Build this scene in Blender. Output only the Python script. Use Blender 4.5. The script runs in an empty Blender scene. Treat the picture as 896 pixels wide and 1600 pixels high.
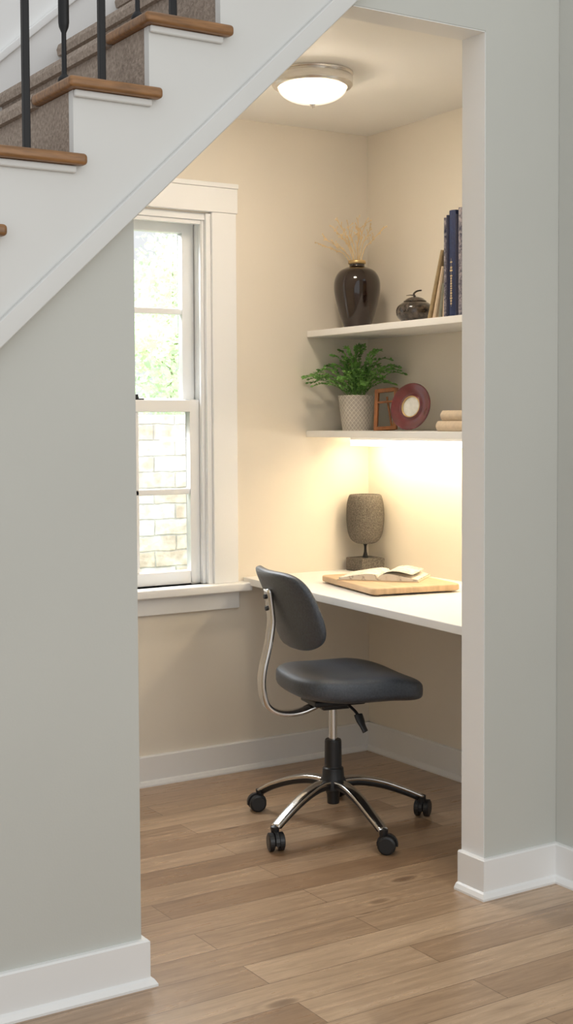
import bpy, bmesh, math, random
import numpy as np
from mathutils import Vector, Matrix
random.seed(7)
S=bpy.context.scene
COL=S.collection

# ------------------------------------------------------------------ materials
def new_mat(name):
    m=bpy.data.materials.new(name); m.use_nodes=True
    nt=m.node_tree; b=nt.nodes['Principled BSDF']
    return m,nt,b
def mat(name,color,rough=.5,metal=0,var=.04,scale=8,bump=0,bscale=60,spec=.5,coat=0,stretch=(1,1,1),emis=None,estr=0,detail=4,color2=None):
    m,nt,b=new_mat(name)
    tc=nt.nodes.new('ShaderNodeTexCoord'); mp=nt.nodes.new('ShaderNodeMapping')
    mp.inputs['Scale'].default_value=stretch
    nt.links.new(tc.outputs['Object'],mp.inputs['Vector'])
    n=nt.nodes.new('ShaderNodeTexNoise'); n.inputs['Scale'].default_value=scale; n.inputs['Detail'].default_value=detail
    nt.links.new(mp.outputs['Vector'],n.inputs['Vector'])
    r=nt.nodes.new('ShaderNodeValToRGB')
    c1=[max(0,c*(1-var)) for c in color]+[1]; c2=[min(1,c*(1+var)) for c in (color2 or color)]+[1]
    r.color_ramp.elements[0].color=c1; r.color_ramp.elements[1].color=c2
    r.color_ramp.elements[0].position=.3; r.color_ramp.elements[1].position=.7
    nt.links.new(n.outputs['Fac'],r.inputs['Fac']); nt.links.new(r.outputs['Color'],b.inputs['Base Color'])
    b.inputs['Roughness'].default_value=rough; b.inputs['Metallic'].default_value=metal
    b.inputs['Specular IOR Level'].default_value=spec; b.inputs['Coat Weight'].default_value=coat
    b.inputs['Coat Roughness'].default_value=.08
    if bump:
        n2=nt.nodes.new('ShaderNodeTexNoise'); n2.inputs['Scale'].default_value=bscale; n2.inputs['Detail'].default_value=3
        nt.links.new(mp.outputs['Vector'],n2.inputs['Vector'])
        bp=nt.nodes.new('ShaderNodeBump'); bp.inputs['Strength'].default_value=bump; bp.inputs['Distance'].default_value=.005
        nt.links.new(n2.outputs['Fac'],bp.inputs['Height']); nt.links.new(bp.outputs['Normal'],b.inputs['Normal'])
    if emis:
        b.inputs['Emission Color'].default_value=(*emis,1); b.inputs['Emission Strength'].default_value=estr
    return m

M={}
M['sage']=mat('sage_wall_paint',(.565,.57,.53),.55,var=.02,scale=2,bump=.04,bscale=200,spec=.3)
M['white']=mat('white_trim_paint',(.84,.84,.83),.35,var=.01,scale=3,spec=.5)
M['stringer']=mat('white_stringer_paint',(.68,.68,.66),.45,var=.015,scale=3,spec=.4)
M['cream']=mat('cream_wall_paint',(.79,.73,.63),.6,var=.02,scale=2,bump=.04,bscale=200,spec=.3)
M['ceil']=mat('ceiling_paint',(.92,.90,.86),.7,var=.01,scale=2)
M['desk']=mat('white_laminate',(.86,.85,.83),.35,var=.01,scale=3)
M['carpet']=mat('taupe_carpet',(.36,.295,.245),.95,var=.26,scale=110,bump=.8,bscale=150,spec=.1,detail=5)
M['oak']=mat('oak_tread_wood',(.25,.120,.042),.38,var=.35,scale=14,stretch=(1,7,7),bump=.05,bscale=30)
M['iron']=mat('black_iron',(.012,.012,.013),.5,metal=.3,var=.1)
M['nickel']=mat('brushed_nickel',(.72,.69,.65),.24,metal=1,var=.06,scale=20,stretch=(1,1,8))
M['chrome']=mat('chrome',(.66,.65,.64),.13,metal=1,var=.02)
M['blackplastic']=mat('black_plastic',(.012,.012,.013),.4,var=.1)
M['led']=mat('warm_led_diffuser',(.9,.85,.75),.4,var=.01,emis=(1,.79,.50),estr=42)
M['ledside']=mat('led_lens_edge',(.9,.85,.75),.4,var=.01,emis=(1,.96,.88),estr=7)
M['fabric']=mat('charcoal_fabric',(.042,.053,.070),.34,var=.30,scale=150,bump=.3,bscale=380,spec=.8,detail=3)
M['vase']=mat('dark_brown_glaze',(.020,.009,.006),.12,var=.3,scale=5,coat=.6)
M['gold']=mat('gold_foil',(.62,.45,.22),.35,metal=.8,var=.1)
M['goldprint']=mat('gold_print',(.60,.47,.27),.5,metal=.2,var=.1)
M['dry']=mat('dried_straw',(.78,.60,.34),.8,var=.12,scale=30)
M['jar']=mat('speckled_black_glaze',(.012,.010,.009),.15,var=.5,scale=60,coat=.5,color2=(.06,.045,.035))
M['leaf']=mat('green_leaf',(.11,.27,.05),.45,var=.35,scale=25,color2=(.20,.41,.10))
M['soil']=mat('soil',(.04,.025,.015),.95,var=.4,scale=60,bump=.8)
M['stone']=mat('rough_grey_stone',(.10,.089,.076),.9,var=.3,scale=240,bump=.7,bscale=260,spec=.2,detail=5,color2=(.155,.14,.122))
M['board']=mat('maple_board',(.58,.40,.235),.45,var=.13,scale=9,stretch=(6,1.2,1),bump=.03)
M['navy']=mat('navy_cloth',(.014,.026,.085),.6,var=.2,scale=120,bump=.1,bscale=300)
M['indigo']=mat('dark_indigo_cloth',(.022,.024,.055),.6,var=.15,scale=120)
M['blue']=mat('patterned_blue_cloth',(.02,.028,.07),.6,var=.1,scale=110,color2=(.34,.31,.34),detail=2)
M['bookcream']=mat('cream_cloth',(.66,.53,.38),.75,var=.08,scale=60,bump=.15,bscale=250)
M['booktan']=mat('tan_cloth',(.36,.27,.15),.7,var=.2,scale=50)
M['bookgrey']=mat('grey_green_cloth',(.24,.24,.19),.7,var=.12,scale=50)
M['paper']=mat('page_edges',(.74,.66,.52),.85,var=.12,scale=3,stretch=(1,120,1))
M['red']=mat('maroon_enamel',(.13,.014,.020),.18,var=.25,scale=20,coat=.8)
M['walnut']=mat('amber_wood',(.27,.10,.03),.35,var=.3,scale=14,stretch=(3,3,1))
M['mirror']=mat('mirror_silver',(.80,.80,.76),.25,metal=.4,var=.12,scale=60)
M['vinyl']=mat('window_white',(.88,.89,.89),.35,var=.01,scale=3)
M['bark']=mat('bark',(.35,.30,.25),.9,var=.3,scale=20,bump=.6)
M['grass']=mat('garden_grass',(.20,.30,.10),.9,var=.4,scale=15)

def dome_mat():
    m,nt,b=new_mat('frosted_glass_dome'); L=nt.links.new; N=nt.nodes.new
    lw=N('ShaderNodeLayerWeight'); lw.inputs['Blend'].default_value=.5
    mr=N('ShaderNodeMapRange'); mr.interpolation_type='SMOOTHSTEP'
    mr.inputs['From Min'].default_value=.15; mr.inputs['From Max'].default_value=.80; mr.inputs['To Min'].default_value=66; mr.inputs['To Max'].default_value=.9
    L(lw.outputs['Facing'],mr.inputs['Value']); L(mr.outputs[0],b.inputs['Emission Strength'])
    b.inputs['Emission Color'].default_value=(1,.84,.66,1); b.inputs['Base Color'].default_value=(.9,.85,.75,1)
    return m
M['dome']=dome_mat()

def glass_mat():
    m,nt,b=new_mat('window_glass'); 
    out=nt.nodes['Material Output']
    t=nt.nodes.new('ShaderNodeBsdfTransparent'); g=nt.nodes.new('ShaderNodeBsdfGlossy'); g.inputs['Roughness'].default_value=.02
    mx=nt.nodes.new('ShaderNodeMixShader'); mx.inputs['Fac'].default_value=.06
    nt.links.new(t.outputs[0],mx.inputs[1]); nt.links.new(g.outputs[0],mx.inputs[2]); nt.links.new(mx.outputs[0],out.inputs['Surface'])
    return m
M['glass']=glass_mat()

def leaf_out():
    m,nt,b=new_mat('sunlit_leaf')
    out=nt.nodes['Material Output']
    oi=nt.nodes.new('ShaderNodeTexCoord'); n=nt.nodes.new('ShaderNodeTexNoise'); n.inputs['Scale'].default_value=2.2
    nt.links.new(oi.outputs['Object'],n.inputs['Vector'])
    r=nt.nodes.new('ShaderNodeValToRGB'); r.color_ramp.elements[0].color=(.42,.51,.36,1); r.color_ramp.elements[1].color=(.82,.88,.77,1)
    r.color_ramp.elements[0].position=.35; r.color_ramp.elements[1].position=.65
    nt.links.new(n.outputs['Fac'],r.inputs['Fac'])
    d=nt.nodes.new('ShaderNodeBsdfDiffuse'); t=nt.nodes.new('ShaderNodeBsdfTranslucent'); mx=nt.nodes.new('ShaderNodeAddShader')
    nt.links.new(r.outputs[0],d.inputs[0]); nt.links.new(r.outputs[0],t.inputs[0])
    nt.links.new(d.outputs[0],mx.inputs[0]); nt.links.new(t.outputs[0],mx.inputs[1]); nt.links.new(mx.outputs[0],out.inputs['Surface'])
    return m
M['leafout']=leaf_out()

def floor_mat():
    m,nt,b=new_mat('oak_plank_floor'); L=nt.links.new; N=nt.nodes.new
    tc=N('ShaderNodeTexCoord')
    br=N('ShaderNodeTexBrick'); br.offset=.37; br.offset_frequency=2; br.squash=1
    br.inputs['Scale'].default_value=1; br.inputs['Brick Width'].default_value=1.15; br.inputs['Row Height'].default_value=.125
    br.inputs['Mortar Size'].default_value=.0011; br.inputs['Mortar Smooth'].default_value=.1; br.inputs['Bias'].default_value=0
    br.inputs['Color1'].default_value=(0,0,0,1); br.inputs['Color2'].default_value=(1,1,1,1); br.inputs['Mortar'].default_value=(.5,.5,.5,1)
    L(tc.outputs['Object'],br.inputs['Vector'])
    cmb=N('ShaderNodeVectorMath'); cmb.operation='MULTIPLY_ADD'
    L(br.outputs['Color'],cmb.inputs[0]); cmb.inputs[1].default_value=(13,7,5); L(tc.outputs['Object'],cmb.inputs[2])
    mk=N('ShaderNodeMapping'); mk.inputs['Scale'].default_value=(1.7,4.2,1); L(cmb.outputs[0],mk.inputs['Vector'])
    v=N('ShaderNodeTexVoronoi'); v.inputs['Scale'].default_value=1.15; L(mk.outputs[0],v.inputs['Vector'])
    mp=N('ShaderNodeMapping'); mp.inputs['Scale'].default_value=(1.6,17,1); L(cmb.outputs[0],mp.inputs['Vector'])
    g=N('ShaderNodeTexNoise'); g.inputs['Scale'].default_value=3; g.inputs['Detail'].default_value=9; g.inputs['Roughness'].default_value=.66; g.inputs['Distortion'].default_value=.5
    L(mp.outputs[0],g.inputs['Vector'])
    rg=N('ShaderNodeMath'); rg.operation='MULTIPLY'; rg.inputs[1].default_value=70; L(v.outputs['Distance'],rg.inputs[0])
    rs=N('ShaderNodeMath'); rs.operation='SINE'; L(rg.outputs[0],rs.inputs[0])
    fall=N('ShaderNodeMapRange'); fall.inputs['From Min'].default_value=.02; fall.inputs['From Max'].default_value=.30; fall.inputs['To Min'].default_value=.12; fall.inputs['To Max'].default_value=0; L(v.outputs['Distance'],fall.inputs['Value'])
    rm=N('ShaderNodeMath'); rm.operation='MULTIPLY'; L(rs.outputs[0],rm.inputs[0]); L(fall.outputs[0],rm.inputs[1])
    ga=N('ShaderNodeMath'); ga.operation='ADD'; L(g.outputs['Fac'],ga.inputs[0]); L(rm.outputs[0],ga.inputs[1])
    base=N('ShaderNodeValToRGB'); base.color_ramp.elements[0].color=(.30,.180,.100,1); base.color_ramp.elements[1].color=(.56,.395,.255,1)
    L(br.outputs['Color'],base.inputs['Fac'])
    gr=N('ShaderNodeValToRGB'); gr.color_ramp.elements[0].position=.3; gr.color_ramp.elements[0].color=(.66,.62,.58,1); gr.color_ramp.elements[1].position=.66; gr.color_ramp.elements[1].color=(1.08,1.08,1.08,1)
    L(ga.outputs[0],gr.inputs['Fac'])
    mul=N('ShaderNodeMix'); mul.data_type='RGBA'; mul.blend_type='MULTIPLY'; mul.inputs['Factor'].default_value=1
    L(base.outputs[0],mul.inputs['A']); L(gr.outputs[0],mul.inputs['B'])
    kr=N('ShaderNodeValToRGB'); kr.color_ramp.elements[0].position=.025; kr.color_ramp.elements[0].color=(.30,.22,.16,1); kr.color_ramp.elements[1].position=.10; kr.color_ramp.elements[1].color=(1,1,1,1)
    L(v.outputs['Distance'],kr.inputs['Fac'])
    mul2=N('ShaderNodeMix'); mul2.data_type='RGBA'; mul2.blend_type='MULTIPLY'; mul2.inputs['Factor'].default_value=.85
    L(mul.outputs['Result'],mul2.inputs['A']); L(kr.outputs[0],mul2.inputs['B'])
    mm=N('ShaderNodeMix'); mm.data_type='RGBA'; L(br.outputs['Fac'],mm.inputs['Factor']); L(mul2.outputs['Result'],mm.inputs['A']); mm.inputs['B'].default_value=(.13,.075,.04,1)
    L(mm.outputs['Result'],b.inputs['Base Color'])
    rr=N('ShaderNodeMapRange'); rr.inputs['To Min'].default_value=.36; rr.inputs['To Max'].default_value=.22; L(g.outputs['Fac'],rr.inputs['Value']); L(rr.outputs[0],b.inputs['Roughness'])
    b.inputs['Specular IOR Level'].default_value=.9
    bp=N('ShaderNodeBump'); bp.inputs['Strength'].default_value=.10; bp.inputs['Distance'].default_value=.004
    sub=N('ShaderNodeMath'); sub.operation='SUBTRACT'; L(g.outputs['Fac'],sub.inputs[0]); L(br.outputs['Fac'],sub.inputs[1]); L(sub.outputs[0],bp.inputs['Height']); L(bp.outputs[0],b.inputs['Normal'])
    return m
M['floor']=floor_mat()

def brick_mat():
    m,nt,b=new_mat('weathered_brick'); L=nt.links.new; N=nt.nodes.new
    tc=N('ShaderNodeTexCoord')
    dn=N('ShaderNodeTexNoise'); dn.inputs['Scale'].default_value=9; dn.inputs['Detail'].default_value=3; L(tc.outputs['Object'],dn.inputs['Vector'])
    dm=N('ShaderNodeVectorMath'); dm.operation='MULTIPLY_ADD'; L(dn.outputs['Color'],dm.inputs[0]); dm.inputs[1].default_value=(.02,.02,.02); L(tc.outputs['Object'],dm.inputs[2])
    sx=N('ShaderNodeSeparateXYZ'); cx=N('ShaderNodeCombineXYZ'); L(dm.outputs[0],sx.inputs[0]); L(sx.outputs['X'],cx.inputs['X']); L(sx.outputs['Z'],cx.inputs['Y'])
    br=N('ShaderNodeTexBrick'); br.inputs['Scale'].default_value=1; br.inputs['Brick Width'].default_value=.25; br.inputs['Row Height'].default_value=.084; br.inputs['Mortar Size'].default_value=.005; br.inputs['Mortar Smooth'].default_value=.4
    br.inputs['Color1'].default_value=(.70,.60,.52,1); br.inputs['Color2'].default_value=(.97,.93,.89,1); br.inputs['Mortar'].default_value=(.50,.49,.48,1)
    L(cx.outputs[0],br.inputs['Vector'])
    n=N('ShaderNodeTexNoise'); n.inputs['Scale'].default_value=16; n.inputs['Detail'].default_value=6; L(tc.outputs['Object'],n.inputs['Vector'])
    r=N('ShaderNodeValToRGB'); r.color_ramp.elements[0].position=.38; r.color_ramp.elements[0].color=(.80,.77,.74,1); r.color_ramp.elements[1].position=.6; r.color_ramp.elements[1].color=(1.1,1.1,1.1,1)
    L(n.outputs['Fac'],r.inputs['Fac'])
    mul=N('ShaderNodeMix'); mul.data_type='RGBA'; mul.blend_type='MULTIPLY'; mul.inputs['Factor'].default_value=1; L(br.outputs['Color'],mul.inputs['A']); L(r.outputs[0],mul.inputs['B'])
    L(mul.outputs['Result'],b.inputs['Base Color']); b.inputs['Roughness'].default_value=.9
    ad=N('ShaderNodeMath'); ad.operation='SUBTRACT'; L(n.outputs['Fac'],ad.inputs[0]); L(br.outputs['Fac'],ad.inputs[1])
    bp=N('ShaderNodeBump'); bp.inputs['Strength'].default_value=.7; bp.inputs['Distance'].default_value=.012; L(ad.outputs[0],bp.inputs['Height']); L(bp.outputs[0],b.inputs['Normal'])
    return m
M['brick']=brick_mat()

def pot_mat():
    m,nt,b=new_mat('patterned_stoneware'); L=nt.links.new; N=nt.nodes.new
    tc=N('ShaderNodeTexCoord'); s=N('ShaderNodeSeparateXYZ'); L(tc.outputs['Object'],s.inputs[0])
    at=N('ShaderNodeMath'); at.operation='ARCTAN2'; L(s.outputs['Y'],at.inputs[0]); L(s.outputs['X'],at.inputs[1])
    def wave(ka,kz):
        a=N('ShaderNodeMath'); a.operation='MULTIPLY'; a.inputs[1].default_value=ka; L(at.outputs[0],a.inputs[0])
        z=N('ShaderNodeMath'); z.operation='MULTIPLY_ADD'; z.inputs[1].default_value=kz; L(s.outputs['Z'],z.inputs[0]); L(a.outputs[0],z.inputs[2])
        w=N('ShaderNodeMath'); w.operation='SINE'; L(z.outputs[0],w.inputs[0]); ab=N('ShaderNodeMath'); ab.operation='ABSOLUTE'; L(w.outputs[0],ab.inputs[0]); return ab
    w1=wave(12,160); w2=wave(12,-160)
    mn=N('ShaderNodeMath'); mn.operation='MINIMUM'; L(w1.outputs[0],mn.inputs[0]); L(w2.outputs[0],mn.inputs[1])
    r=N('ShaderNodeValToRGB'); r.color_ramp.elements[0].position=.08; r.color_ramp.elements[0].color=(.74,.69,.62,1); r.color_ramp.elements[1].position=.35; r.color_ramp.elements[1].color=(.46,.42,.37,1)
    L(mn.outputs[0],r.inputs['Fac']); L(r.outputs[0],b.inputs['Base Color']); b.inputs['Roughness'].default_value=.8
    bp=N('ShaderNodeBump'); bp.invert=True; bp.inputs['Strength'].default_value=.5; bp.inputs['Distance'].default_value=.003; L(mn.outputs[0],bp.inputs['Height']); L(bp.outputs[0],b.inputs['Normal'])
    return m
M['potm']=pot_mat()

def page_mat():
    m,nt,b=new_mat('printed_page'); L=nt.links.new; N=nt.nodes.new
    tc=N('ShaderNodeTexCoord')
    n=N('ShaderNodeTexNoise'); n.inputs['Scale'].default_value=22; n.inputs['Detail'].default_value=3; L(tc.outputs['Object'],n.inputs['Vector'])
    r=N('ShaderNodeValToRGB'); e=r.color_ramp.elements; e[0].position=.44; e[0].color=(.80,.75,.66,1); e[1].position=.56; e[1].color=(.80,.75,.66,1)
    k=e.new(.49); k.color=(.42,.38,.33,1); k=e.new(.51); k.color=(.70,.64,.55,1)
    L(n.outputs['Fac'],r.inputs['Fac']); L(r.outputs[0],b.inputs['Base Color']); b.inputs['Roughness'].default_value=.7
    return m
M['page']=page_mat()

# ------------------------------------------------------------------ geometry helpers
def obj(name,verts,faces,m,parent=None,loc=(0,0,0),smooth=False,bevel=0,seg=2):
    me=bpy.data.meshes.new(name); me.from_pydata([tuple(v) for v in verts],[],faces); 
    bm=bmesh.new(); bm.from_mesh(me); bmesh.ops.remove_doubles(bm,verts=bm.verts,dist=1e-6); bmesh.ops.recalc_face_normals(bm,faces=bm.faces); bm.to_mesh(me); bm.free()
    me.materials.append(m)
    o=bpy.data.objects.new(name,me); COL.objects.link(o); o.location=loc
    if parent: o.parent=parent
    if smooth or bevel:
        for p in me.polygons: p.use_smooth=True
    if bevel:
        md=o.modifiers.new('b','BEVEL'); md.width=bevel; md.segments=seg; md.limit_method='ANGLE'; md.angle_limit=math.radians(35)
        o.modifiers.new('w','WEIGHTED_NORMAL')
    return o
def boxg(x0,x1,y0,y1,z0,z1):
    v=[(x,y,z) for x in(x0,x1) for y in(y0,y1) for z in(z0,z1)]
    f=[(0,1,3,2),(4,6,7,5),(0,4,5,1),(2,3,7,6),(0,2,6,4),(1,5,7,3)]
    return v,f
def merge(*gs):
    V=[];F=[]
    for v,f in gs:
        n=len(V); V+=list(v); F+=[tuple(i+n for i in q) for q in f]
    return V,F
def box(name,x0,x1,y0,y1,z0,z1,m,bevel=.002,**k):
    v,f=boxg(x0,x1,y0,y1,z0,z1); return obj(name,v,f,m,bevel=bevel,**k)
def prismg(pts,a0,a1,axis='y'):
    n=len(pts)
    if axis=='y': v=[(x,a0,z) for x,z in pts]+[(x,a1,z) for x,z in pts]
    elif axis=='z': v=[(x,y,a0) for x,y in pts]+[(x,y,a1) for x,y in pts]
    else: v=[(a0,y,z) for y,z in pts]+[(a1,y,z) for y,z in pts]
    f=[tuple(range(n)),tuple(range(2*n-1,n-1,-1))]+[(i,(i+1)%n,n+(i+1)%n,n+i) for i in range(n)]
    return v,f
def lathe(prof,n=48):
    V=[];F=[]
    for r,z in prof:
        for i in range(n):
            a=2*math.pi*i/n; V.append((r*math.cos(a),r*math.sin(a),z))
    for j in range(len(prof)-1):
        for i in range(n):
            k=(i+1)%n; F.append((j*n+i,j*n+k,(j+1)*n+k,(j+1)*n+i))
    return V,F
def cat(pts,n=6):
    P=[Vector(p) for p in pts]; out=[]
    for i in range(len(P)-1):
        p0=P[max(i-1,0)];p1=P[i];p2=P[i+1];p3=P[min(i+2,len(P)-1)]
        for k in range(n):
            t=k/n; out.append(.5*((2*p1)+(p2-p0)*t+(2*p0-5*p1+4*p2-p3)*t*t+(3*p1-p0-3*p2+p3)*t**3))
    out.append(P[-1]); return out
def cat2(pts,n=6): return [(v.x,v.y) for v in cat([(a,b,0) for a,b in pts],n)]
def sweep(path,w,h,up=(0,0,1),n=12,e=1.0,taper=None):
    V=[];F=[];L=len(path)
    for j,p in enumerate(path):
        t=(path[min(j+1,L-1)]-path[max(j-1,0)]).normalized()
        s=t.cross(Vector(up)); 
        if s.length<1e-4: s=Vector((1,0,0))
        s.normalize(); u=s.cross(t).normalized()
        k=taper(j/(L-1)) if taper else 1
        for i in range(n):
            a=2*math.pi*i/n; c=math.cos(a); d=math.sin(a)
            c=math.copysign(abs(c)**e,c); d=math.copysign(abs(d)**e,d)
            V.append(p+s*(w*k*c)+u*(h*k*d))
    for j in range(L-1):
        for i in range(n):
            k=(i+1)%n; F.append((j*n+i,j*n+k,(j+1)*n+k,(j+1)*n+i))
    F.append(tuple(range(n))[::-1]); F.append(tuple((L-1)*n+i for i in range(n)))
    return [tuple(v) for v in V],F
def superell(a,b,c,e1=.5,e2=.6,nu=56,nv=24):
    V=[];F=[]
    sp=lambda x,e: math.copysign(abs(x)**e,x)
    for j in range(nv+1):
        ph=-math.pi/2+math.pi*j/nv
        for i in range(nu):
            th=2*math.pi*i/nu
            V.append((a*sp(math.cos(ph),e2)*sp(math.cos(th),e1),b*sp(math.cos(ph),e2)*sp(math.sin(th),e1),c*sp(math.sin(ph),e2)))
    for j in range(nv):
        for i in range(nu):
            k=(i+1)%nu; F.append((j*nu+i,j*nu+k,(j+1)*nu+k,(j+1)*nu+i))
    return V,F
def xf(g,M4):
    return [tuple(M4@Vector(v)) for v in g[0]],g[1]
def empty(name,loc,rz=0):
    o=bpy.data.objects.new(name,None); COL.objects.link(o); o.location=loc; o.rotation_euler=(0,0,rz); o.empty_display_size=.05; return o
def tag(o,label,cat_,group=None):
    o['label']=label; o['category']=cat_
    if group: o['group']=group
    return o
def struct(o,label=None,cat_=None):
    o['kind']='structure'
    if label: o['label']=label
    if cat_: o['category']=cat_
    return o

# ------------------------------------------------------------------ key dimensions
hc=2.498; yf=-1.586; yb=-1.488; xl=-1.835; xp=-.7545; xr=-.479; hh=2.42
low=lambda x: 1.52+.938*(x+2.17)
xlow=lambda z: (z-1.52)/.938-2.17

# ------------------------------------------------------------------ shell
struct(box('floor',-6,.1,-6.5,.14,-.08,0,M['floor'],bevel=0),'wide oak plank floor with visible knots','floor')
WX0,WX1,WZ0,WZ1=-1.33,-.738,.735,2.13
g=merge(boxg(-2.0,WX0,0,.14,0,2.6),boxg(WX1,.1,0,.14,0,2.6),boxg(WX0,WX1,0,.14,0,WZ0),boxg(WX0,WX1,0,.14,WZ1,2.6))
struct(obj('wall_back',*g,M['cream']),'cream painted alcove wall around the window','wall')
struct(box('wall_right',0,.1,-1.7,0,0,2.6,M['cream'],bevel=0),'cream painted wall carrying the shelves','wall')
struct(box('wall_left',-2.0,-1.9,yb,0,0,1.77,M['cream'],bevel=0),'cream painted low alcove end wall','wall')
g=merge(prismg([(xlow(hc),hc),(.1,hc),(.1,2.6),(xlow(2.6),2.6)],yb,0),prismg([(-1.9,low(-1.9)),(xlow(hc),hc),(xlow(hc),hc+.03),(-1.9,low(-1.9)+.03)],yb,0))
struct(obj('ceiling',*g,M['ceil']),'flat off-white alcove ceiling','ceiling')
g=prismg([(-3.79,0),(xl,0),(xl,low(xl)),(-3.79,.001)],yf,yb)
struct(obj('wall_front_left',*g,M['sage'],bevel=.003),'pale sage painted wall under the stairs','wall')
g=prismg([(xlow(hh),hh),(xp,hh),(xp,0),(xr+.1,0),(xr+.1,3.2)],yf,yb)
struct(obj('wall_front_right',*g,M['sage'],bevel=.003),'pale sage painted wall and pillar around the alcove opening','wall')
struct(box('wall_side',xr,xr+.1,-6.5,yf,0,3.4,M['sage'],bevel=.002),'pale sage painted side wall','wall')
g=merge(boxg(xp-.002,xp,yf+.001,yb-.0005,0,hh-.002),boxg(xlow(hh)+.01,xp-.002,yf+.001,yb-.0005,hh-.002,hh))
struct(obj('trim_1',*g,M['white']),'white painted jamb and soffit of the opening','trim')

bh=.112
LB='white painted baseboard with shoe moulding'
def wrap(path,name):
    """mitred baseboard along a 2D path, protruding to its left-hand side"""
    t=.016; s=.03
    prof=[(0,0),(s,0),(s,.006),(s-.007,.017),(t,.021),(t,bh-.004),(t-.004,bh),(0,bh)]
    P=[Vector(p) for p in path]; n=len(prof); V=[];F=[]
    for j,p in enumerate(P):
        ns=[]
        if j>0: d=(P[j]-P[j-1]).normalized(); ns.append(Vector((-d.y,d.x)))
        if j<len(P)-1: d=(P[j+1]-P[j]).normalized(); ns.append(Vector((-d.y,d.x)))
        if len(ns)==1: m=ns[0]
        else:
            m=ns[0]+ns[1]; m=m/ (m.length**2)*2
        for a,z in prof: V.append((p.x+m.x*a,p.y+m.y*a,z))
    for j in range(len(P)-1):
        for i in range(n): F.append((j*n+i,j*n+(i+1)%n,(j+1)*n+(i+1)%n,(j+1)*n+i))
    F.append(tuple(range(n))); F.append(tuple((len(P)-1)*n+i for i in range(n)))
    return struct(obj(name,V,F,M['white']),LB,'baseboard')
wrap([(0,-1.488),(0,0)],'baseboard_right')
wrap([(0,0),(-1.9,0)],'baseboard_back')
wrap([(xl,yb),(xl,yf),(-3.7,yf)],'baseboard_front_left')
wrap([(xr,-6.4),(xr,yf),(xp,yf),(xp,yb)],'baseboard_front_right')

# ------------------------------------------------------------------ window
W=obj('window_1',*merge(
    boxg(WX1,WX1+.105,-.022,0,.735,2.135),
    boxg(WX0-.105,WX0,-.022,0,.735,2.135),
    boxg(WX0-.11,WX1+.11,-.026,0,2.135,2.227), boxg(WX0-.112,WX1+.112,-.031,0,2.227,2.245),
    boxg(WX1-.02,WX1,-.01,.14,.735,2.13), boxg(WX0,WX0+.02,-.01,.14,.735,2.13), boxg(WX0+.02,WX1-.02,0,.14,2.105,2.13),
    boxg(WX1-.034,WX1-.02,.008,.028,.735,2.105), boxg(WX0+.02,WX0+.034,.008,.028,.735,2.105), boxg(WX0+.034,WX1-.034,.008,.028,2.09,2.105)),M['vinyl'],bevel=.002)
struct(W,'white double hung window with painted casing and muntins','window')
box('window_sill',WX0-.14,-.592,-.062,.14,.702,.735,M['white'],bevel=.006,parent=W)
box('apron',WX0-.105,WX1+.11,-.02,0,.635,.702,M['white'],bevel=.003,parent=W)
def sash(name,y0,y1,z0,z1,top,bot,zs=0):
    x0,x1=WX0+.022,WX1-.022; st=.048; mid=(x0+x1)/2; zm=(z0+bot+z1-top)/2+zs
    b=boxg
    g=merge(b(x0,x0+st,y0,y1,z0,z1),b(x1-st,x1,y0,y1,z0,z1),b(x0+st,x1-st,y0,y1,z0,z0+bot),b(x0+st,x1-st,y0,y1,z1-top,z1),
            b(mid-.011,mid+.011,y0+.006,y1-.006,z0+bot,z1-top),b(x0+st,x1-st,y0+.006,y1-.006,zm-.011,zm+.011))
    o=obj(name,*g,M['vinyl'],bevel=.003,parent=W)
    p=obj('glass_pane',*boxg(x0+st-.004,x1-st+.004,(y0+y1)/2-.002,(y0+y1)/2+.002,z0+bot-.004,z1-top+.004),M['glass'],parent=o)
    p['label']='clear window glass'
    return o
sl=sash('lower_sash',.03,.068,.737,1.432,.045,.05)
su=sash('upper_sash',.084,.122,1.395,2.103,.04,.045,.016)
g=merge(xf(lathe([(0,0),(.014,0),(.014,.012),(0,.012)],16),Matrix.Translation((-1.03,.05,1.432))),boxg(-1.075,-1.02,.043,.057,1.444,1.452),boxg(-1.055,-1.0,.036,.066,1.432,1.437))
lk=obj('sash_lock',*g,M['iron'],parent=sl); lk['label']='dark metal sash lock'

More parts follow.
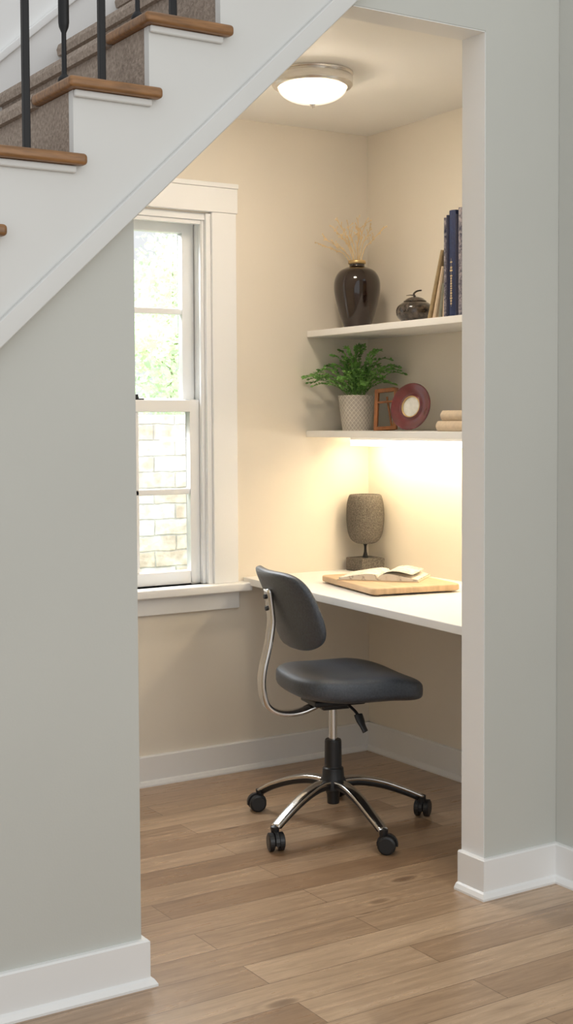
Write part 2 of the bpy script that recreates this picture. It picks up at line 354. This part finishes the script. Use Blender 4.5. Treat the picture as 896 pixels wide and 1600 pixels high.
# ------------------------------------------------------------------ outside
bw=box('brick_wall',-2.5,5.0,1.9,2.1,-.1,1.385,M['brick'],bevel=.004); tag(bw,'pale weathered brick garden wall outside the window','brick wall')
gr=box('lawn',-6,14,.16,14,-.2,-.1,M['grass'],bevel=0); gr['kind']='structure'; gr['label']='green garden ground outside'; gr['category']='ground'
def tree(loc,seed,n,rad,h0,off,ls,label):
    rnd=random.Random(seed); T=empty('garden_tree',loc)
    path=cat([(0,0,0),(.05,.02,.8),(-.04,.05,1.7),(.08,0,2.6),(.1,0,3.4)])
    G=[sweep(path,.06,.06,up=(0,1,0),n=10,taper=lambda t:1-.75*t)]
    for k in range(9):
        z=1.0+k*.27; a=k*2.4; r=rad*.8
        G.append(sweep(cat([(0,0,z),(r*.5*math.cos(a),r*.5*math.sin(a),z+.3),(r*math.cos(a),r*math.sin(a),z+.5)]),.012,.012,n=6,taper=lambda t:1-.8*t))
    obj('trunk',*merge(*G),M['bark'],parent=T,smooth=True)
    V=[];F=[]
    cl=[(off+rnd.gauss(0,rad*.5),rnd.gauss(0,rad*.4),h0+rnd.random()*2.2,.2+rnd.random()*.25) for _ in range(46)]
    for i in range(n):
        c=rnd.choice(cl); p=Vector((c[0]+rnd.gauss(0,c[3]*.6),c[1]+rnd.gauss(0,c[3]*.6),c[2]+rnd.gauss(0,c[3]*.5)))
        d=Vector((rnd.gauss(0,1),rnd.gauss(0,1),rnd.gauss(-.3,.6))).normalized(); s=d.cross(Vector((rnd.gauss(0,1),rnd.gauss(0,1),1))).normalized()
        l=ls*(.6+rnd.random()*.8); w=l*.4; k=len(V)
        V+=[p,p+d*l*.5+s*w,p+d*l,p+d*l*.5-s*w]; F.append((k,k+1,k+2,k+3))
    obj('foliage',V,F,M['leafout'],parent=T)
    tag(T,label,'tree'); return T
tree((2.5,4.6,-.1),3,8000,1.05,.9,-.35,.045,'leafy green tree beyond the brick wall')
tree((4.6,10.4,-.1),9,7500,1.4,1.4,-.3,.07,'taller pale green tree behind the garden')

# ------------------------------------------------------------------ staircase
N=lambda k:-2.01+.193*k
T=lambda k:2.13+.172*k
Rr=lambda k:N(k)+.02
K0,K1=-8,6
stair=empty('staircase',(0,0,0)); tag(stair,'carpeted staircase with oak tread ends and white stringer','staircase')
TH=.026
pts=[]
for k in range(K0,K1+1):
    pts+= [(Rr(k),T(k)-TH-.001),(Rr(k+1),T(k)-TH-.001)]
poly=[(Rr(K0),low(Rr(K0))+.0)]+pts+[(Rr(K1+1),low(Rr(K1+1)))]
obj('stringer',*prismg(poly,yf-.012,yf+.012),M['stringer'],parent=stair)
xa,xb=Rr(K0),Rr(K1+1)
band=prismg([(xa,low(xa)),(xb,low(xb)),(xb,low(xb)+.062),(xa,low(xa)+.062)],yf-.03,yf-.011)
obj('stringer_band',*band,M['stringer'],parent=stair,bevel=.004)
TD=.19
def carp(y0,y1,nose):
    p=[(Rr(K0),low(Rr(K0))+.08)]
    for k in range(K0,K1+1):
        if nose: p+=[(Rr(k),T(k)-.03),(N(k)+.004,T(k)-.03),(N(k),T(k)-.012),(N(k)+.006,T(k)+.004),(Rr(k+1),T(k)+.004)]
        else: p+=[(Rr(k),T(k)-TH-.001),(Rr(k+1),T(k)-TH-.001)]
    p.append((Rr(K1+1),low(Rr(K1+1))+.08))
    return prismg(p,y0,y1)
c=obj('carpet',*merge(carp(yf+.013,yf+TD,False),carp(yf+TD,yf+.95,True)),M['carpet'],parent=stair); c['label']='taupe looped carpet on treads and risers'
for k in range(-3,4):
    x0=N(k); x1=N(k)+.236; xm=Rr(k+1)
    g=prismg([(x0,yf-.042),(x1,yf-.042),(x1,yf-.013),(xm-.001,yf-.013),(xm-.001,yf+TD-.001),(x0,yf+TD-.001)],T(k)-TH,T(k),'z')
    o=obj('tread',*g,M['oak'],parent=stair,bevel=.009,seg=4); o['label']='stained oak tread end with rounded nosing'
    g=boxg(Rr(k)+.0,x1-.02,yf-.024,yf-.0125,T(k)-.043,T(k)-TH-.0005)
    obj('tread_moulding',*g,M['stringer'],parent=stair,bevel=.004)
g=prismg([(-4.5,low(-4.5)+.1),(.0,low(0)+.1),(.0,4.2),(-4.5,4.2)],yf+.951,yf+1.0)
struct(obj('wall_stairwell',*g,M['white']),'white painted wall beyond the stairs','wall')
nl=lambda x:2.13+.891*(x+2.01)
g=merge(prismg([(-4.4,nl(-4.4)-.3),(-.1,nl(-.1)-.3),(-.1,nl(-.1)+.10),(-4.4,nl(-4.4)+.10)],yf+.934,yf+.9505),
        prismg([(-4.4,nl(-4.4)+.085),(-.1,nl(-.1)+.085),(-.1,nl(-.1)+.115),(-4.4,nl(-4.4)+.115)],yf+.922,yf+.9505))
struct(obj('trim_2',*g,M['white'],bevel=.004),'white sloping skirt board beside the stairs','trim')
def baluster_thick():
    return merge(boxg(-.008,.008,-.008,.008,0,.95),boxg(-.012,.012,-.012,.012,0,.012))
def baluster_thin():
    return lathe([(0,0),(.015,0),(.015,.010),(.011,.016),(.006,.022),(.0055,.115),(.011,.128),(.0125,.138),(.0125,.30),(.011,.31),(.0055,.33),(.0055,.95),(0,.95)],16)
for j in range(0,5):
    x=-2.078+.0945*j; k={0:-1,1:0,2:0,3:1,4:1}[j]
    thin=j in(1,3)
    b=obj('baluster',*(baluster_thin() if thin else baluster_thick()),M['iron'],loc=(x,yf+.05,T(k)),smooth=thin,bevel=0 if thin else .002)
    tag(b,'slim round black iron baluster with thicker sleeve' if thin else 'square black iron baluster on oak tread','baluster','stair balusters')

# ------------------------------------------------------------------ desk + shelves
d=obj('desk',*prismg([(-.60,-.001),(-.001,-.001),(-.001,yb+.001),(-.715,yb+.001)],.722,.75,'z'),M['desk'],bevel=.003); tag(d,'white wall-mounted desk top spanning the alcove','desk')
zU0=1.705
sU=obj('wall_shelf',*boxg(-.30,-.001,yb+.001,-.001,zU0-.025,zU0),M['desk'],bevel=.002); tag(sU,'white floating wall shelf holding vase and books','shelf','floating shelves')
sL=obj('wall_shelf',*boxg(-.305,-.001,yb+.001,-.001,1.287,1.312),M['desk'],bevel=.002); tag(sL,'white floating wall shelf holding plant and frames','shelf','floating shelves')
led=empty('under_shelf_light',(-.125,-.75,1.262)); tag(led,'slim warm LED bar mounted beneath the shelf','light')
obj('housing',*boxg(-.016,.020,-.735,.680,.012,.0245),M['white'],parent=led,bevel=.001)
obj('lens_edge',*boxg(-.0165,-.0140,-.73,.675,-.010,.0115),M['ledside'],parent=led)
obj('diffuser',*boxg(-.0135,.015,-.73,.675,-.0055,-.0045),M['led'],parent=led)

# ------------------------------------------------------------------ ceiling light
cl=empty('ceiling_light',(-.745,-.713,hc)); tag(cl,'round flush ceiling light with brushed nickel ring','ceiling light')
pr=[(0,-.0005),(.135,-.0005),(.135,-.006),(.129,-.011),(.134,-.017),(.134,-.040),(.129,-.047),(.119,-.050),(.114,-.050),(.114,-.042),(0,-.042)]
obj('ring',*lathe(pr,64),M['nickel'],parent=cl,smooth=False,bevel=.001)
dp=[(.114,-.047)]+[(.114*math.cos(t),-.047-.054*math.sin(t)) for t in [i*math.pi/2/14 for i in range(1,14)]]+[(0.0,-.101)]
obj('glass_shade',*lathe(dp,64),M['dome'],parent=cl,smooth=True)
obj('finial',*lathe([(0,-.099),(.009,-.100),(.010,-.103),(.006,-.107),(.007,-.112),(0,-.116)],24),M['nickel'],parent=cl,smooth=True)

# ------------------------------------------------------------------ office chair
ch=empty('office_chair',(-.725,-.790,0),math.radians(-12.6)); tag(ch,'armless charcoal fabric office chair on chrome five-star base','chair')
g=superell(.218,.218,.046,.52,.46,72,30)
V=[]
for x,y,z in g[0]:
    u=x/.218; w=y/.218
    z2=z + .012*abs(w)**2*(1 if z>0 else .4) - .020*max(0,u-.3)**1.5*2 + .014*max(0,-u-.3)
    if z<0: z2+= .007*(abs(u)**2+abs(w)**2)
    if z>0: z2-= .008*math.exp(-((u+.1)**2+w*w)/.25)
    y2=y*(1+.06*u)
    V.append((x+.052,y2,z2+.477))
obj('seat',V,g[1],M['fabric'],parent=ch,smooth=True)
sp=lambda x,e: math.copysign(abs(x)**e,x)
V=[];F=[];nu,nv=72,22
for j in range(nv+1):
    ph=-math.pi/2+math.pi*j/nv
    for i in range(nu):
        th=2*math.pi*i/nu
        y=.214*sp(math.cos(ph),.5)*sp(math.cos(th),.5); z=.137*sp(math.cos(ph),.5)*sp(math.sin(th),.5); x=.022*sp(math.sin(ph),.6)
        y*= (1-.05*(z/.14))
        x+= .9*y*y - .35*z*z*2
        V.append((x,y,z))
for j in range(nv):
    for i in range(nu):
        k=(i+1)%nu; F.append((j*nu+i,j*nu+k,(j+1)*nu+k,(j+1)*nu+i))
MB=Matrix.Translation((-.175,0,.743))@Matrix.Rotation(math.radians(-20),4,'Y')
obj('backrest',*xf((V,F),MB),M['fabric'],parent=ch,smooth=True)
path=cat([(-.228,0,.805),(-.220,0,.74),(-.217,0,.69),(-.228,0,.62),(-.247,0,.54),(-.25,0,.48),(-.235,0,.425),(-.19,0,.395),(-.12,0,.392),(-.05,0,.415),(.0,0,.43)],5)
obj('back_support',*sweep([Vector(p) for p in path],.0095,.027,up=(0,1,0),n=20,e=.6),M['chrome'],parent=ch,smooth=True)
for zz,xx in((.780,-.237),(.742,-.232)):
    obj('bolt',*xf(lathe([(0,-.004),(.008,-.004),(.008,.004),(0,.004)],12),Matrix.Translation((xx,0,zz))@Matrix.Rotation(math.pi/2,4,'Y')),M['blackplastic'],parent=ch)
obj('seat_plate',*merge(boxg(-.09,.09,-.07,.07,.415,.435),boxg(-.05,.05,-.035,.035,.396,.42)),M['blackplastic'],parent=ch,bevel=.006)
obj('gas_column',*lathe([(0,.41),(.014,.41),(.014,.28),(0,.28)],24),M['chrome'],parent=ch)
obj('column_sleeve',*lathe([(0,.292),(.026,.292),(.028,.285),(.029,.20),(.035,.195),(.037,.165),(.044,.155),(.044,.125),(.022,.12),(.020,.075),(0,.075)],32),M['blackplastic'],parent=ch,bevel=.002)
g=merge(sweep(cat([(.03,-.03,.42),(.035,-.10,.405),(.04,-.125,.39)]),.005,.005,n=8),sweep(cat([(.04,-.12,.395),(.045,-.135,.37),(.055,-.145,.342)]),.017,.008,up=(0,0,1),n=12))
obj('height_lever',*g,M['blackplastic'],parent=ch,smooth=True)
def wheel(r,w):
    return lathe([(0,-w),(r*.8,-w),(r,-w*.7),(r,w*.7),(r*.8,w),(0,w)],24)
for a,r in [(112,.305),(200,.318),(264,.328),(344,.318),(52,.32)]:
    A=math.radians(a+12.6); R=Matrix.Rotation(A,4,'Z')
    p=cat([(.02,0,.152),(.09,0,.153),(.17,0,.135),(.25,0,.104),(r,0,.072)],6)
    lg=obj('leg',*xf(sweep(p,.021,.008,n=16,e=.6,taper=lambda t:1-.2*t),R),M['chrome'],parent=ch,smooth=True)
    pu=[Vector((q.x,q.y,q.z-.011)) for q in p[1:-2]]
    lu=obj('leg_insert',*xf(sweep(pu,.0195,.015,n=12,e=.8,taper=lambda t:1-.35*t),R),M['blackplastic'],parent=lg,smooth=True); lu['label']='black underside of the chrome leg'
    cs=Matrix.Translation((r*math.cos(A),r*math.sin(A),0))@Matrix.Rotation(A+.9,4,'Z')
    RX=Matrix.Rotation(math.pi/2,4,'X')
    g=merge(xf(wheel(.029,.010),cs@Matrix.Translation((.012,.016,.029))@RX),xf(wheel(.029,.010),cs@Matrix.Translation((.012,-.016,.029))@RX),
            xf(wheel(.018,.006),cs@Matrix.Translation((.012,0,.032))@RX),
            xf(lathe([(0,.045),(.012,.045),(.015,.074),(0,.080)],16),cs))
    n=10; HV=[];HF=[]
    for i in range(n+1):
        t=math.radians(-10+200*i/n)
        for rr in (.0295,.034):
            for yy in(-.006,.006): HV.append((.012+rr*math.cos(t),yy,.029+rr*math.sin(t)))
    for i in range(n):
        b0=i*4; b1=b0+4
        HF+=[(b0,b0+1,b1+1,b1),(b0+2,b1+2,b1+3,b0+3),(b0,b1,b1+2,b0+2),(b0+1,b0+3,b1+3,b1+1)]
    g=merge(g,xf((HV,HF),cs))
    co=obj('caster',*g,M['blackplastic'],parent=lg); co['label']='black twin-wheel caster'

# ------------------------------------------------------------------ upper shelf objects
zU=zU0+.0003; zL=1.3123
vprof=cat2([(.001,0),(.045,0),(.050,.006),(.066,.05),(.085,.12),(.091,.165),(.087,.20),(.070,.228),(.044,.242),(.031,.247),(.0305,.262),(.0335,.268),(.029,.269),(.026,.255),(.025,.24),(.001,.235)],4)
v=obj('vase',*lathe(vprof,56),M['vase'],loc=(-.155,-.14,zU),smooth=True); tag(v,'glossy dark oxblood brown ceramic vase on shelf','vase')
rb=obj('neck_ring',*lathe([(.0312,.256),(.0345,.258),(.0345,.268),(.031,.2705)],40),M['gold'],parent=v,smooth=True); rb['label']='thin gold rim'
rnd=random.Random(4); G=[]
lat=Vector((.842,-.539,0)); dep=Vector((.539,.842,0))
for i in range(11):
    u=-1+1.6*i/10+rnd.uniform(-.08,.08); h=.165-.06*abs(u)**1.5+rnd.uniform(-.035,.012)
    e=lat*(u*.15)+dep*rnd.uniform(-.09,.02)
    ex,ey=min(e.x,.12),min(e.y,.11)
    p=cat([(0+.08*ex,0+.08*ey,-.03),(.3*ex,.3*ey,h*.4),(.65*ex,.65*ey,h*.72),(ex,ey,h)],5)
    p=[q+Vector((rnd.gauss(0,.0015),rnd.gauss(0,.0015),0)) for q in p]
    G.append(sweep(p,.0020,.0020,n=5,taper=lambda t:1.1-.5*t))
    for t in range(6,len(p)-1):
        d=((p[t+1]-p[t]).normalized()*1.6+Vector((rnd.gauss(0,.9),rnd.gauss(0,.9),rnd.uniform(-.1,.4)))).normalized()*rnd.uniform(.014,.030)
        G.append(sweep([p[t],p[t]+d*.5+Vector((0,0,.002)),p[t]+d],.0014,.0014,n=4))
        G.append(xf(superell(.0023,.0023,.004,1,1,6,4),Matrix.Translation(p[t]+d)))
br=obj('dried_branches',*merge(*G),M['dry'],loc=(-.155,-.14,zU+.262)); tag(br,'bunch of dried straw-coloured twigs in the vase','dried plant')
jr=empty('lidded_jar',(-.15,-.50,zU)); tag(jr,'squat speckled black ceramic jar with stem lid','jar')
jp=cat2([(.001,0),(.040,0),(.044,.005),(.064,.025),(.070,.045),(.066,.064),(.050,.078),(.036,.083),(.001,.083)],4)
obj('body',*lathe(jp,48),M['jar'],parent=jr,smooth=True)
lp=cat2([(.001,.083),(.040,.083),(.040,.087),(.028,.096),(.012,.101),(.001,.102)],3)
g=merge(lathe(lp,40),sweep(cat([(0,0,.10),(-.004,.002,.112),(.006,-.004,.122),(.02,-.014,.125)]),.005,.0045,up=(0,1,0),n=8,taper=lambda t:1-.5*t),
        sweep(cat([(0,0,.105),(-.012,.010,.108),(-.026,.020,.106)]),.004,.003,n=6,taper=lambda t:1-.7*t))
obj('lid',*g,M['jar'],parent=jr,smooth=True)
def book(loc,t,h,w,m,label,group,lean=0,gold=0):
    """spine faces -X; thickness along Y"""
    o=empty('book',loc); o.rotation_euler=(lean,0,0)
    c=.0025
    n=6; sp=[( -.006*math.sin(math.pi*i/n), -t/2+t*i/n) for i in range(n+1)]
    outer=sp+[(w,t/2),(w,t/2-c),(c,t/2-c),(c,-t/2+c),(w,-t/2+c),(w,-t/2)]
    obj('cover',*prismg(outer,0,h,'z'),m,parent=o)
    obj('pages',*boxg(c+.0005,w-.004,-t/2+c+.0002,t/2-c-.0002,.003,h-.004),M['paper'],parent=o)
    if gold:
        G=[]; rn=random.Random(int(t*1e4)); z=h*.12
        G.append(boxg(-.0062,-.0050,-t*.012,t*.012,h*.1,h*.55))
        while z<h*.52:
            l=rn.uniform(.004,.008); ww=t*rn.uniform(.10,.2)
            G.append(boxg(-.0066,-.0052,-ww,ww,z,z+l)); z+=l+.003
            if rn.random()<.16: z+=.010
        q=obj('lettering',*merge(*G),M['goldprint'],parent=o); q['label']='small stamped gold lettering'
    tag(o,label,'book',group); return o
GB='books standing on the upper shelf'
yy=-.791
for t,h,m_,lb,gd in [(.013,.345,'blue','thin patterned blue hardback book',0),(.013,.352,'indigo','thin dark indigo hardback book',0),
                     (.034,.366,'navy','thick tall navy hardback with gold spine lettering',1),(.013,.350,'indigo','thin dark indigo hardback book',0),
                     (.026,.370,'blue','tall patterned blue hardback book beside navy volume',0),(.030,.362,'indigo','tall dark indigo hardback book',0)]:
    book((-.25,yy-t/2,zU),t,h,.19,M[m_],lb,GB,gold=gd); yy-=t+.0008
book((-.245,-.700,zU+.003),.014,.245,.15,M['booktan'],'slim tan book leaning against the tall books',GB,lean=math.radians(17.5))
book((-.24,-.722,zU+.003),.014,.185,.14,M['bookcream'],'cream cloth book leaning against the tall books',GB,lean=math.radians(16))
book((-.235,-.748,zU+.002),.013,.125,.13,M['bookgrey'],'short grey-green book leaning slightly',GB,lean=math.radians(11))
book((-.235,-.771,zU+.001),.012,.090,.12,M['bookcream'],'small cream book leaning on the taller ones',GB,lean=math.radians(5))
# ------------------------------------------------------------------ lower shelf objects
pp=empty('potted_plant',(-.155,-.135,zL)); tag(pp,'leafy green plant in a patterned grey pot','potted plant')
pot=cat2([(.001,0),(.052,0),(.056,.004),(.064,.06),(.072,.125),(.0735,.136),(.070,.138),(.066,.134),(.062,.12),(.001,.118)],3)
obj('pot',*lathe(pot,56),M['potm'],parent=pp,smooth=True)
obj('soil',*lathe([(.001,.124),(.0625,.121),(.0625,.115)],32),M['soil'],parent=pp)
rnd=random.Random(11); V=[];F=[];G=[]
def leaflet(p,d,nrm,l,w):
    s=d.cross(nrm).normalized(); k=len(V)
    V.extend([p,p+d*l*.35+s*w+nrm*.001,p+d*l*.7+s*w*.75,p+d*l-nrm*.002,p+d*l*.7-s*w*.75,p+d*l*.35-s*w+nrm*.001,p+d*l*.5-nrm*.001])
    F.extend([(k,k+1,k+6),(k+1,k+2,k+6),(k+2,k+3,k+6),(k+3,k+4,k+6),(k+4,k+5,k+6),(k+5,k,k+6)])
for i in range(70):
    a=2*math.pi*i*.618+rnd.uniform(-.2,.2); out=rnd.uniform(.03,.18); h=rnd.uniform(.09,.225)*(1-.35*(out/.19)**2)
    if i%11==0: a=math.radians(rnd.uniform(145,175)); out=rnd.uniform(.16,.21); h=rnd.uniform(.08,.12)
    if i%11==5: a=math.radians(rnd.uniform(-70,-40)); out=rnd.uniform(.14,.18); h=rnd.uniform(.11,.15)
    dirx,diry=math.cos(a),math.sin(a)
    ex,ey=out*dirx,out*diry; ey=min(ey,.115); ex=min(ex,.125)
    b=Vector((rnd.uniform(-.03,.03),rnd.uniform(-.03,.03),.12))
    droop=.015 if out>.12 else 0
    p=cat([b,b+Vector((ex*.3,ey*.3,h*.55)),b+Vector((ex*.7,ey*.7,h*.92)),b+Vector((ex,ey,h-droop))],7)
    G.append(sweep(p,.0011,.0011,n=5))
    for t in range(5,len(p)):
        tan=(p[t]-p[t-1]).normalized(); side=tan.cross(Vector((0,0,1)))
        if side.length<.1: side=Vector((1,0,0))
        side.normalize()
        for sg in(-1,1):
            dd=(side*sg+tan*.9+Vector((rnd.gauss(0,.3),rnd.gauss(0,.3),rnd.gauss(.2,.35)))).normalized()
            nr=Vector((rnd.gauss(0,.6),rnd.gauss(0,.6),1)).normalized()
            leaflet(p[t],dd,nr,rnd.uniform(.011,.020),rnd.uniform(.0034,.0054))
    leaflet(p[-1],(p[-1]-p[-2]).normalized(),Vector((side.x,side.y,.5)).normalized(),.016,.0045)
obj('foliage',[tuple(v) for v in V],F,M['leaf'],parent=pp)
obj('stems',*merge(*G),M['leaf'],parent=pp)
def frame_g(w,h,b,t):
    return merge(boxg(-t/2,t/2,-w/2,-w/2+b,0,h),boxg(-t/2,t/2,w/2-b,w/2,0,h),boxg(-t/2,t/2,-w/2+b,w/2-b,0,b),boxg(-t/2,t/2,-w/2+b,w/2-b,h-b,h))
pf=empty('picture_frame',(-.175,-.350,zL+.002)); pf.rotation_euler=(math.radians(-4),math.radians(10),math.radians(22)); tag(pf,'small open amber wood picture frame leaning back','picture frame')
obj('frame',*frame_g(.100,.160,.014,.012),M['walnut'],parent=pf,bevel=.002)
obj('crossbar',*boxg(-.005,.005,-.0365,.0365,.105,.113),M['walnut'],parent=pf,bevel=.002)
obj('easel_leg',*sweep([Vector((.004,0,.13)),Vector((.05,0,.008))],.005,.004,up=(0,1,0),n=8),M['walnut'],parent=pf)
rf=empty('round_frame',(-.165,-.500,zL+.088)); rf.rotation_euler=(0,math.radians(-79),math.radians(17)); tag(rf,'round glossy maroon frame with small mirror centre','mirror')
obj('rim',*lathe(cat2([(.038,.002),(.040,.009),(.044,.009),(.050,.005),(.064,.007),(.078,.012),(.085,.014),(.088,.012),(.086,.008),(.06,-.001),(.038,-.003),(.038,.002)],4),64),M['red'],parent=rf,smooth=True)
obj('gold_edge',*lathe([(.0365,.004),(.037,.0095),(.039,.0102),(.041,.009)],56),M['gold'],parent=rf,smooth=True)
obj('mirror_glass',*lathe([(.0,.0045),(.037,.0045),(.037,.000),(0,.000)],48),M['mirror'],parent=rf)
GS='cream books stacked on the lower shelf'
def flat_book(loc,t,l,w,label,rz):
    o=empty('book',loc); o.rotation_euler=(0,0,rz)
    n=8; sp=[(-.010*math.sin(math.pi*i/n),t*i/n) for i in range(n+1)]
    outer=sp+[(w,t),(w,t-.003),(.003,t-.003),(.003,.003),(w,.003),(w,0)]
    v=[(x,-l/2,z) for x,z in outer]+[(x,l/2,z) for x,z in outer]; k=len(outer)
    f=[tuple(range(k)),tuple(range(2*k-1,k-1,-1))]+[(i,(i+1)%k,k+(i+1)%k,k+i) for i in range(k)]
    obj('cover',v,f,M['bookcream'],parent=o,bevel=.0015)
    obj('pages',*boxg(.0035,w-.004,-l/2+.004,l/2-.004,.0032,t-.0032),M['paper'],parent=o)
    tag(o,label,'book',GS)
flat_book((-.25,-.865,zL),.036,.22,.15,'cream cloth book lying flat at the bottom',0)
flat_book((-.245,-.875,zL+.0365),.036,.21,.145,'cream cloth book lying on top of another',math.radians(-2))

# ------------------------------------------------------------------ desk objects
zD=.7503
sc=empty('stone_sculpture',(-.082,-.090,zD)); tag(sc,'rough grey stone cup sculpture on square plinth','sculpture')
obj('plinth',*boxg(-.056,.056,-.056,.056,0,.052),M['stone'],parent=sc,bevel=.003)
obj('stem',*lathe(cat2([(.0005,.0515),(.012,.0515),(.010,.06),(.006,.075),(.005,.095),(.008,.105),(.016,.112),(.0005,.115)],3),24),M['iron'],parent=sc,smooth=True)
cp=cat2([(.001,.108),(.030,.109),(.054,.121),(.068,.148),(.0745,.19),(.0755,.235),(.073,.270),(.067,.295),(.062,.304),(.055,.305),(.050,.299),(.046,.24),(.001,.225)],4)
obj('cup',*lathe(cp,56),M['stone'],parent=sc,smooth=True)
def rrect(w,h,r,n=6):
    P=[]
    for cx,cy,a0 in((w-r,h-r,0),(-w+r,h-r,90),(-w+r,-h+r,180),(w-r,-h+r,270)):
        for i in range(n+1):
            a=math.radians(a0+90*i/n); P.append((cx+r*math.cos(a),cy+r*math.sin(a)))
    return P
tr=obj('wooden_board',*prismg(rrect(.172,.228,.025),.006,.028,'z'),M['board'],loc=(-.330,-.575,zD),bevel=.005,seg=3); tr.rotation_euler=(0,0,math.radians(-11)); tag(tr,'light wood serving board with rounded corners on desk','board')
for sx in(-1,1):
    for sy in(-1,1):
        obj('foot',*xf(lathe([(0,-.0063),(.014,-.0063),(.016,0.0002),(0,.0002)],16),Matrix.Translation((sx*.14,sy*.19,.0065))),M['board'],parent=tr)
ob=empty('open_book',(-.315,-.53,zD+.0285)); ob.rotation_euler=(0,0,math.radians(-50)); tag(ob,'small open illustrated book lying on wooden board','book')
hw,hl=.145,.105
n=14; prof=[]
for i in range(-n,n+1):
    x=hw*i/n; u=abs(x)/hw; prof.append((x,.008+.016*math.sin(math.pi*min(1,u*1.0)**.55)*(1-.4*u)+.004*(1-u)))
vt=[(x,-hl,z) for x,z in prof]+[(x,hl,z) for x,z in prof]; k=len(prof)
vb=[(x*1.0,-hl,.003) for x,z in prof]+[(x,hl,.003) for x,z in prof]
V=vt+vb; F=[(i,i+1,k+i+1,k+i) for i in range(k-1)]+[(2*k+i,3*k+i,3*k+i+1,2*k+i+1) for i in range(k-1)]
F+=[(i,2*k+i,2*k+i+1,i+1) for i in range(k-1)]+[(k+i,k+i+1,3*k+i+1,3*k+i) for i in range(k-1)]+[(0,k,3*k,2*k),(k-1,2*k-1,4*k-1,3*k-1)]
obj('pages',V,F,M['page'],parent=ob,smooth=False)
obj('cover',*boxg(-hw-.005,hw+.005,-hl-.004,hl+.004,0,.0028),M['bookcream'],parent=ob)
lf=[(x,-hl*.98,z) for x,z in cat2([(0,.014),(.03,.032),(.07,.036),(.125,.025)],4)]; lf2=[(x,hl*.98,z) for x,y,z in lf]
k=len(lf); o=obj('lifted_page',lf+lf2,[(i,i+1,k+i+1,k+i) for i in range(k-1)],M['page'],parent=ob,smooth=True)
sm=o.modifiers.new('t','SOLIDIFY'); sm.thickness=.0006

# ------------------------------------------------------------------ lights / world
w=bpy.data.worlds.new('World'); S.world=w; w.use_nodes=True
bg=w.node_tree.nodes['Background']; bg.inputs['Color'].default_value=(.96,.985,1.0,1); bg.inputs['Strength'].default_value=.93
def area(name,loc,target,sx,sy,e,col):
    l=bpy.data.lights.new(name,'AREA'); l.shape='RECTANGLE'; l.size=sx; l.size_y=sy; l.energy=e; l.color=col
    o=bpy.data.objects.new(name,l); COL.objects.link(o); o.location=loc
    o.rotation_euler=(Vector(target)-Vector(loc)).to_track_quat('-Z','Y').to_euler(); return o
area('sky_daylight',(-1.2,1.35,3.0),(-1.0,0,1.4),1.6,.9,170,(.93,.97,1))
area('brick_fill',(.2,.5,3.1),(.3,1.9,.9),2.2,.5,50,(1,.99,.97))  # added lamp above the window, out of view, brightens the brick wall
area('tree_daylight',(1.2,2.6,5.2),(2.3,4.6,2.0),2.5,1.5,120,(1,.99,.96))
area('room_fill',(-1.0,-5.4,2.3),(-1.1,-1.5,.9),1.5,1.8,28,(1,.99,.96))  # added soft fill behind the camera on the right; no actual window there

# ------------------------------------------------------------------ camera
ps,th,rh,f,cy=1.00126,.04773,-.00519,2103.65,756.72
fw=Vector((math.cos(ps),math.sin(ps),0)); rt=Vector((math.sin(ps),-math.cos(ps),0)); up=Vector((0,0,1))
Fv=fw*math.cos(th)-up*math.sin(th); U=up*math.cos(th)+fw*math.sin(th)
Rv=rt*math.cos(rh)+U*math.sin(rh); U2=U*math.cos(rh)-rt*math.sin(rh)
cd=bpy.data.cameras.new('Camera'); cam=bpy.data.objects.new('Camera',cd); COL.objects.link(cam)
m=Matrix.Identity(4)
for i in range(3):
    m[i][0]=Rv[i]; m[i][1]=U2[i]; m[i][2]=-Fv[i]
m[0][3],m[1][3],m[2][3]=-3.24939,-4.45244,1.35472
cam.matrix_world=m
cd.sensor_fit='VERTICAL'; cd.sensor_height=36; cd.lens=f/1600*36; cd.shift_y=-(800-cy)/1600; cd.clip_start=.05
S.camera=cam
S.view_settings.view_transform='Standard'; S.view_settings.look='None'; S.view_settings.exposure=0; S.view_settings.gamma=1
